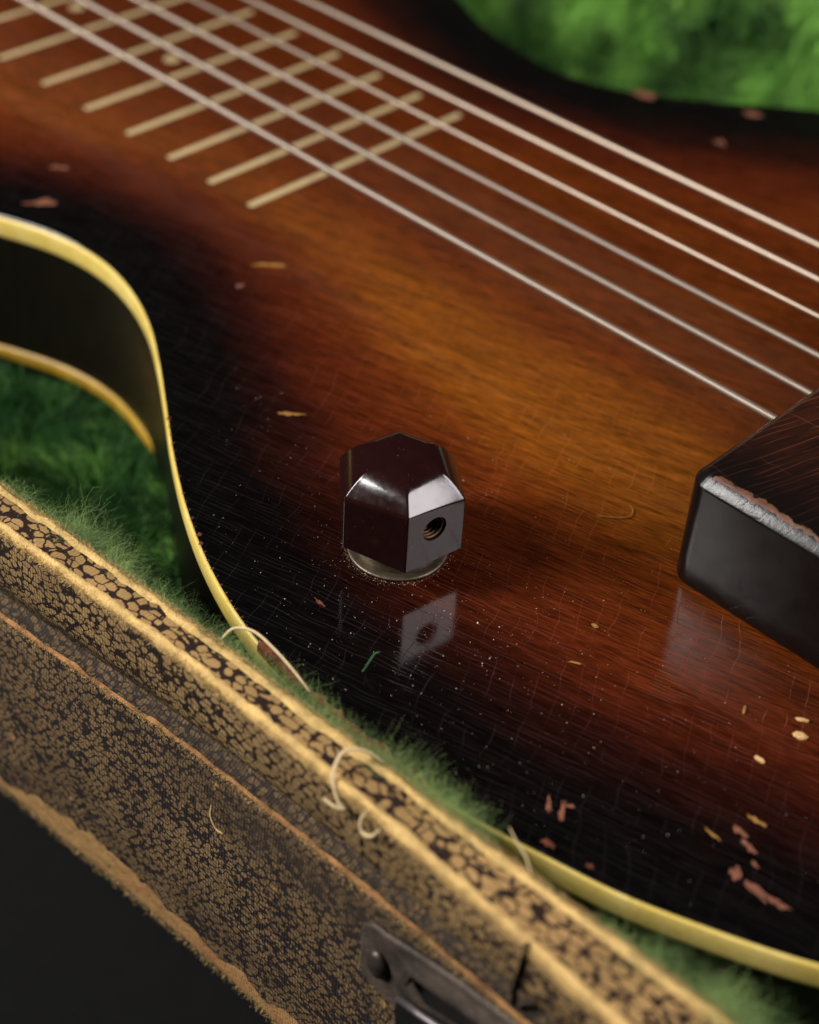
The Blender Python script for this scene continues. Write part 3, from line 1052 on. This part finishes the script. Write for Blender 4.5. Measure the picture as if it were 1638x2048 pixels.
# floor pile in the gap left of the body and under the edge
N = 42000
fxr = rng.uniform(-17, 12, N)
fy = rng.uniform(-3.5, 2.6, N)
cf = clump_field(fxr, fy, 401, 1.2)
roots = np.stack([fxr, fy, np.full(N, -3.60) + 0.1 * cf[:, 2]], 1)
dirs = np.array([0.0, -0.1, 0.8])[None] + cf * 1.0 + rng.normal(size=(N, 3)) * 0.25
tint = np.clip(-0.02 + 0.80 * fbm(fxr * 0.9, fy * 0.9, 91) + rng.normal(size=N) * 0.15, 0, 1)  # shade of the gap put into the fibre colour, mostly the dark end
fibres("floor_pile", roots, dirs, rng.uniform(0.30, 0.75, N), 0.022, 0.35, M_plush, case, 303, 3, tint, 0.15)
# far wall and lid pile
N = 70000
fxr = rng.uniform(-21, 6, N)
fs = rng.uniform(0, 1, N)
cf = clump_field(fxr, fs * 4.7, 501, 0.8)
roots = np.stack([fxr, 20.5 + 0.2 * np.sin(fs * 3) - 0.02, -3.62 + fs * 4.7], 1)
dirs = np.array([0.0, -0.75, 0.35])[None] + cf * np.array([1.0, 0.5, 1.3]) + rng.normal(size=(N, 3)) * 0.22
tint = np.clip(0.66 + 0.75 * fbm(fxr * 0.9, fs * 3.4, 95) + rng.normal(size=N) * 0.15, 0, 1)  # light on the far wall put into the fibre colour, towards the light end
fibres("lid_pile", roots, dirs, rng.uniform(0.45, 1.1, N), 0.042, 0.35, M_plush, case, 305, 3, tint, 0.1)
N = 30000
fxr = rng.uniform(-21, 4, N)
fy = rng.uniform(12.5, 20.5, N)
cf = clump_field(fxr, fy, 601, 0.8)
roots = np.stack([fxr, fy, np.full(N, -3.60)], 1)
dirs = np.array([0.0, -0.2, 0.8])[None] + cf * 1.0 + rng.normal(size=(N, 3)) * 0.25
tint = np.clip(0.55 + 1.0 * fbm(fxr * 0.9, fy * 0.9, 97) + rng.normal(size=N) * 0.15, 0, 1)  # far floor painted as lit, lighter than the gap floor
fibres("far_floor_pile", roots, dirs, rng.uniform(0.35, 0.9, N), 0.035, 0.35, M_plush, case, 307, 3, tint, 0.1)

# frayed fibres on the cloth edges
for nm_, N, yf, zf, dirv, ln in (("rim_fray", 15000, lambda x: yi(x) + 0.02, lambda x: zr + 0.03 + 0 * x, (0.0, 0.15, 0.8), 0.05),
                                 ("outer_fray", 14000, lambda x: yo(x) - 0.03, lambda x: zr - 0.03 + 0 * x, (0.0, -0.7, 0.3), 0.085),
                                 ("bottom_fray", 7500, lambda x: lower_y(x, 0.965), lambda x: zbot + 0.16 + 0 * x, (0.0, -0.6, -0.5), 0.06),
                                 ("ridge_fray", 5000, lambda x: yo(x) - 0.10, lambda x: zridge(x), (0.0, -0.7, 0.2), 0.06)):
    xr = rng.uniform(-7, 10, N)
    roots = np.stack([xr, yf(xr) + rng.normal(size=N) * 0.025, zf(xr) + rng.normal(size=N) * (0.07 if nm_ == "bottom_fray" else 0.03)], 1)
    dirs = np.array(dirv)[None] + rng.normal(size=(N, 3)) * 0.55
    fibres(nm_, roots, dirs, rng.uniform(0.3, 1.0, N) * ln, 0.006, 0.4, M_fray, case, 400 + N, 3)


def curve_tube(name, ctrl, rad, mat, parent, n=60):
    c = np.asarray(ctrl, float)
    t = np.linspace(0, len(c) - 1, n)
    P = np.stack([pchip(np.arange(len(c)), c[:, k], t) for k in range(3)], 1)
    v, f = tube(P, rad * (1 - 0.4 * np.abs(np.linspace(-1, 1, n))**3), 7)
    return mesh_obj(name, v, f, mat, parent, True)


curve_tube("loose_thread", [(3.05, -3.30, .45), (2.85, -3.45, .62), (2.72, -3.68, .66), (2.80, -3.92, .50), (3.00, -4.02, .28), (3.12, -4.03, .22), (3.02, -4.10, .25), (2.86, -4.13, .28)], 0.024, M_thread, case)
curve_tube("loose_thread", [(3.42, -3.93, .40), (3.40, -4.02, .26), (3.48, -4.07, .16), (3.62, -4.06, .20), (3.70, -4.00, .34)], 0.022, M_thread, case)
curve_tube("loose_thread", [(0.05, -3.38, .42), (0.12, -3.20, .56), (0.36, -3.06, .58), (0.70, -2.99, .44), (1.02, -2.96, .28), (1.35, -2.97, .14)], 0.022, M_thread, case)
curve_tube("loose_thread", [(5.40, -3.2, .40), (5.22, -3.10, .46), (5.00, -3.04, .52), (4.86, -3.02, .62)], 0.010, M_thread, case)
curve_tube("loose_thread", [(0.70, -4.16, -1.75), (0.74, -4.21, -1.9), (0.86, -4.22, -2.05), (0.98, -4.20, -2.08)], 0.018, M_fray, case)
# torn bits of cloth and a dark slit in the shell
v, f = [], []
xs = [5.86, 5.90]
V = []
npt = 22
for k in range(npt):
    t = k / (npt - 1)
    z = zr + 0.05 - t * 1.25
    xx = 6.02 + 0.012 * math.sin(t * 7) - 0.05 * t
    yy = float(yo(xx)) - 0.085 - 0.03 * math.sin(math.pi * t)
    hw = 0.017 * (1 - 0.4 * t)
    V += [(xx - hw, yy, z), (xx + hw, yy, z), (xx + hw, yy + 0.1, z), (xx - hw, yy + 0.1, z)]
F = grid_faces(npt, 4, True)
mesh_obj("cloth_slit", V, F, M_slit, case)

# ------------------------------------------------------------------ latch on the shell
yl = float(yo(4.6)) - 0.20


def plate(poly, y0, y1):
    n = len(poly)
    V = [(px, y0, pz) for px, pz in poly] + [(px, y1, pz) for px, pz in poly]
    return V, [tuple(range(n)), tuple(range(n, 2 * n))[::-1]] + [(i, (i + 1) % n, n + (i + 1) % n, n + i) for i in range(n)]


poly = [(3.60, -2.75)]
for k in range(9):
    a = math.radians(180 - 100 * k / 8)
    poly.append((3.92 + 0.36 * math.cos(a), -1.72 + 0.36 * math.sin(a)))
poly += [(4.5, -1.22), (5.2, -1.05), (6.3, -0.90), (6.4, -3.6), (4.1, -3.6), (3.9, -3.2)]
v, f = plate(poly, yl + 0.10, yl + 0.005)
lt = mesh_obj("latch", v, f, M_latch, case)
fix_normals(lt)
lt["label"] = "rusty metal latch plate on the outside of the case"
bmod = lt.modifiers.new("bev", 'BEVEL'); bmod.width = 0.0004; bmod.segments = 2
# domed rivet
Vr, n = [], 24
prof = [(0.22, 0.0), (0.22, 0.02), (0.19, 0.055), (0.13, 0.085), (0.06, 0.10), (0.01, 0.102)]
for r_, h_ in prof:
    for j in range(n):
        a = 2 * math.pi * j / n
        Vr.append((3.93 + r_ * 0.8 * math.cos(a), yl - 0.02 - h_, -2.02 + r_ * 1.15 * math.sin(a)))
o = mesh_obj("rivet", Vr, grid_faces(len(prof), n, True) + [tuple(range((len(prof) - 1) * n, len(prof) * n))], M_rivet, lt, True)
fix_normals(o)
v, f = plate([(4.42, -1.72), (4.50, -1.36), (5.2, -1.20), (6.2, -1.05), (6.2, -1.12), (5.2, -1.28), (4.60, -1.42), (4.53, -1.74)], yl + 0.004, yl - 0.16)
fix_normals(mesh_obj("latch_frame", v, f, M_latch, lt))
v, f = plate([(4.53, -1.74), (4.60, -1.42), (5.2, -1.28), (6.2, -1.12), (6.2, -1.62), (5.2, -1.84), (4.75, -1.98)], yl + 0.002, yl - 0.012)
fix_normals(mesh_obj("latch_recess", v, f, M_latchdark, lt))
v, f = tube([(4.36, yl - 0.06, -2.26), (4.8, yl - 0.14, -2.04), (5.4, yl - 0.16, -1.84), (6.2, yl - 0.18, -1.62)], 0.05, 12)
mesh_obj("latch_bar", v, f, M_latchbar, lt, True)
v, f = plate([(4.40, -3.5), (4.36, -2.32), (4.8, -2.10), (5.4, -1.90), (6.2, -1.68), (6.2, -3.5)], yl + 0.002, yl - 0.11)
fix_normals(mesh_obj("hasp", v, f, M_latchdark, lt))

# ------------------------------------------------------------------ loose bits on the top
dust = []
N = 1200
r = np.random.default_rng(17)
px = r.normal(1.2, 2.6, N); py = r.normal(-0.2, 1.7, N)
okm = (py > (YC - pchip(nx, nh, np.clip(px, -20, 13)) + 0.12)) & (px < 12) & (px > -8)
okm &= ~((px > 3.05) & (py > 2.4))
okm &= (px - kc[0])**2 + (py - kc[1])**2 > 0.80**2
px, py = px[okm], py[okm]
ra = r.uniform(-2.9, 0.6, 260); rd = 0.742 + np.abs(r.normal(0, 0.045, 260))
px = np.concatenate([px, rd * np.cos(ra)]); py = np.concatenate([py, rd * np.sin(ra)])
V, F = [], []
base = np.array([(1, 0, 0), (0, 1, 0), (-1, 0, 0), (0, -1, 0), (0, 0, .7), (0, 0, -.3)])
tri = [(0, 1, 4), (1, 2, 4), (2, 3, 4), (3, 0, 4)]
for a, b in zip(px, py):
    s_ = 0.0022 + 0.0048 * r.random()**3 + (0.006 if r.random() < 0.015 else 0)
    an = r.uniform(0, 3.14); st = r.uniform(0.6, 1.8)
    o_ = len(V)
    for q in base:
        qx, qy = q[0] * s_ * st, q[1] * s_
        V.append((a + qx * math.cos(an) - qy * math.sin(an), b + qx * math.sin(an) + qy * math.cos(an), 0.003 + q[2] * s_))
    F += [tuple(i_ + o_ for i_ in t_) for t_ in tri]
d_ = mesh_obj("dust", V, F, M_dust)
d_["kind"] = "stuff"
d_["label"] = "fine pale dust specks scattered over the dark guitar top around the knob"
d_["category"] = "dust"

fl = [((6.02, 1.56), .10, .035, .5, "thin pale splinter lying highest among the crumbs right of the bridge cover reflection"),
      ((6.16, 1.30), .10, .065, .3, "largest amber crumb near the right edge of the guitar top"),
      ((6.03, 0.57), .085, .035, .0, "small bright oval crumb left of the largest amber crumb, nearer the dark edge"),
      ((5.38, 1.14), .085, .02, -1.1, "narrow upright brownish splinter on the reddish top below the bridge cover"),
      ((3.01, 0.88), .055, .03, .2, "tiny yellowish crumb alone between the knob and the bridge cover")]
for k, ((a, b), lx, ly, an, lab) in enumerate(fl):
    n = 14
    rr = np.random.default_rng(900 + k)
    V = []
    for zz, sc in ((0.002, 0.85), (0.016, 1.0), (0.034, 0.75), (0.042, 0.3)):
        for j in range(n):
            th = 2 * math.pi * j / n
            q = 1 + rr.uniform(-0.2, 0.2)
            x_, y_ = lx * sc * q * math.cos(th), ly * sc * q * math.sin(th)
            V.append((x_ * math.cos(an) - y_ * math.sin(an), x_ * math.sin(an) + y_ * math.cos(an), zz * (0.7 + ly * 8)))
    F = grid_faces(4, n, True) + [tuple(range(n)), tuple(range(3 * n, 4 * n))[::-1]]
    o = mesh_obj("wood_crumb", V, F, M_flake if k in (0, 1, 2) else M_chipy)
    o.location = (a * S, b * S, 0)
    fix_normals(o)
    o["label"] = lab
    o["category"] = "crumb"
    o["group"] = "wood crumbs on the guitar top"
# curled fibre right of the knob
o = curve_tube("curled_fibre", [(1.50, 2.72, .012), (1.62, 2.80, .02), (1.80, 2.95, .03), (1.86, 3.08, .03), (1.80, 3.22, .02), (1.70, 3.28, .012)], 0.009, M_chipy, None, 40)
o["label"] = "curled yellowish fibre lying between the knob and the bridge cover"
o["category"] = "fibre"
o = curve_tube("green_fluff", [(1.46, -2.12, .008), (1.49, -2.08, .10), (1.53, -2.06, .22), (1.56, -2.00, .34), (1.62, -1.97, .40)], 0.013, M_fluff, None, 30)
o["label"] = "small green fluff fibre standing on the black top below the knob reflection"
o["category"] = "fluff"
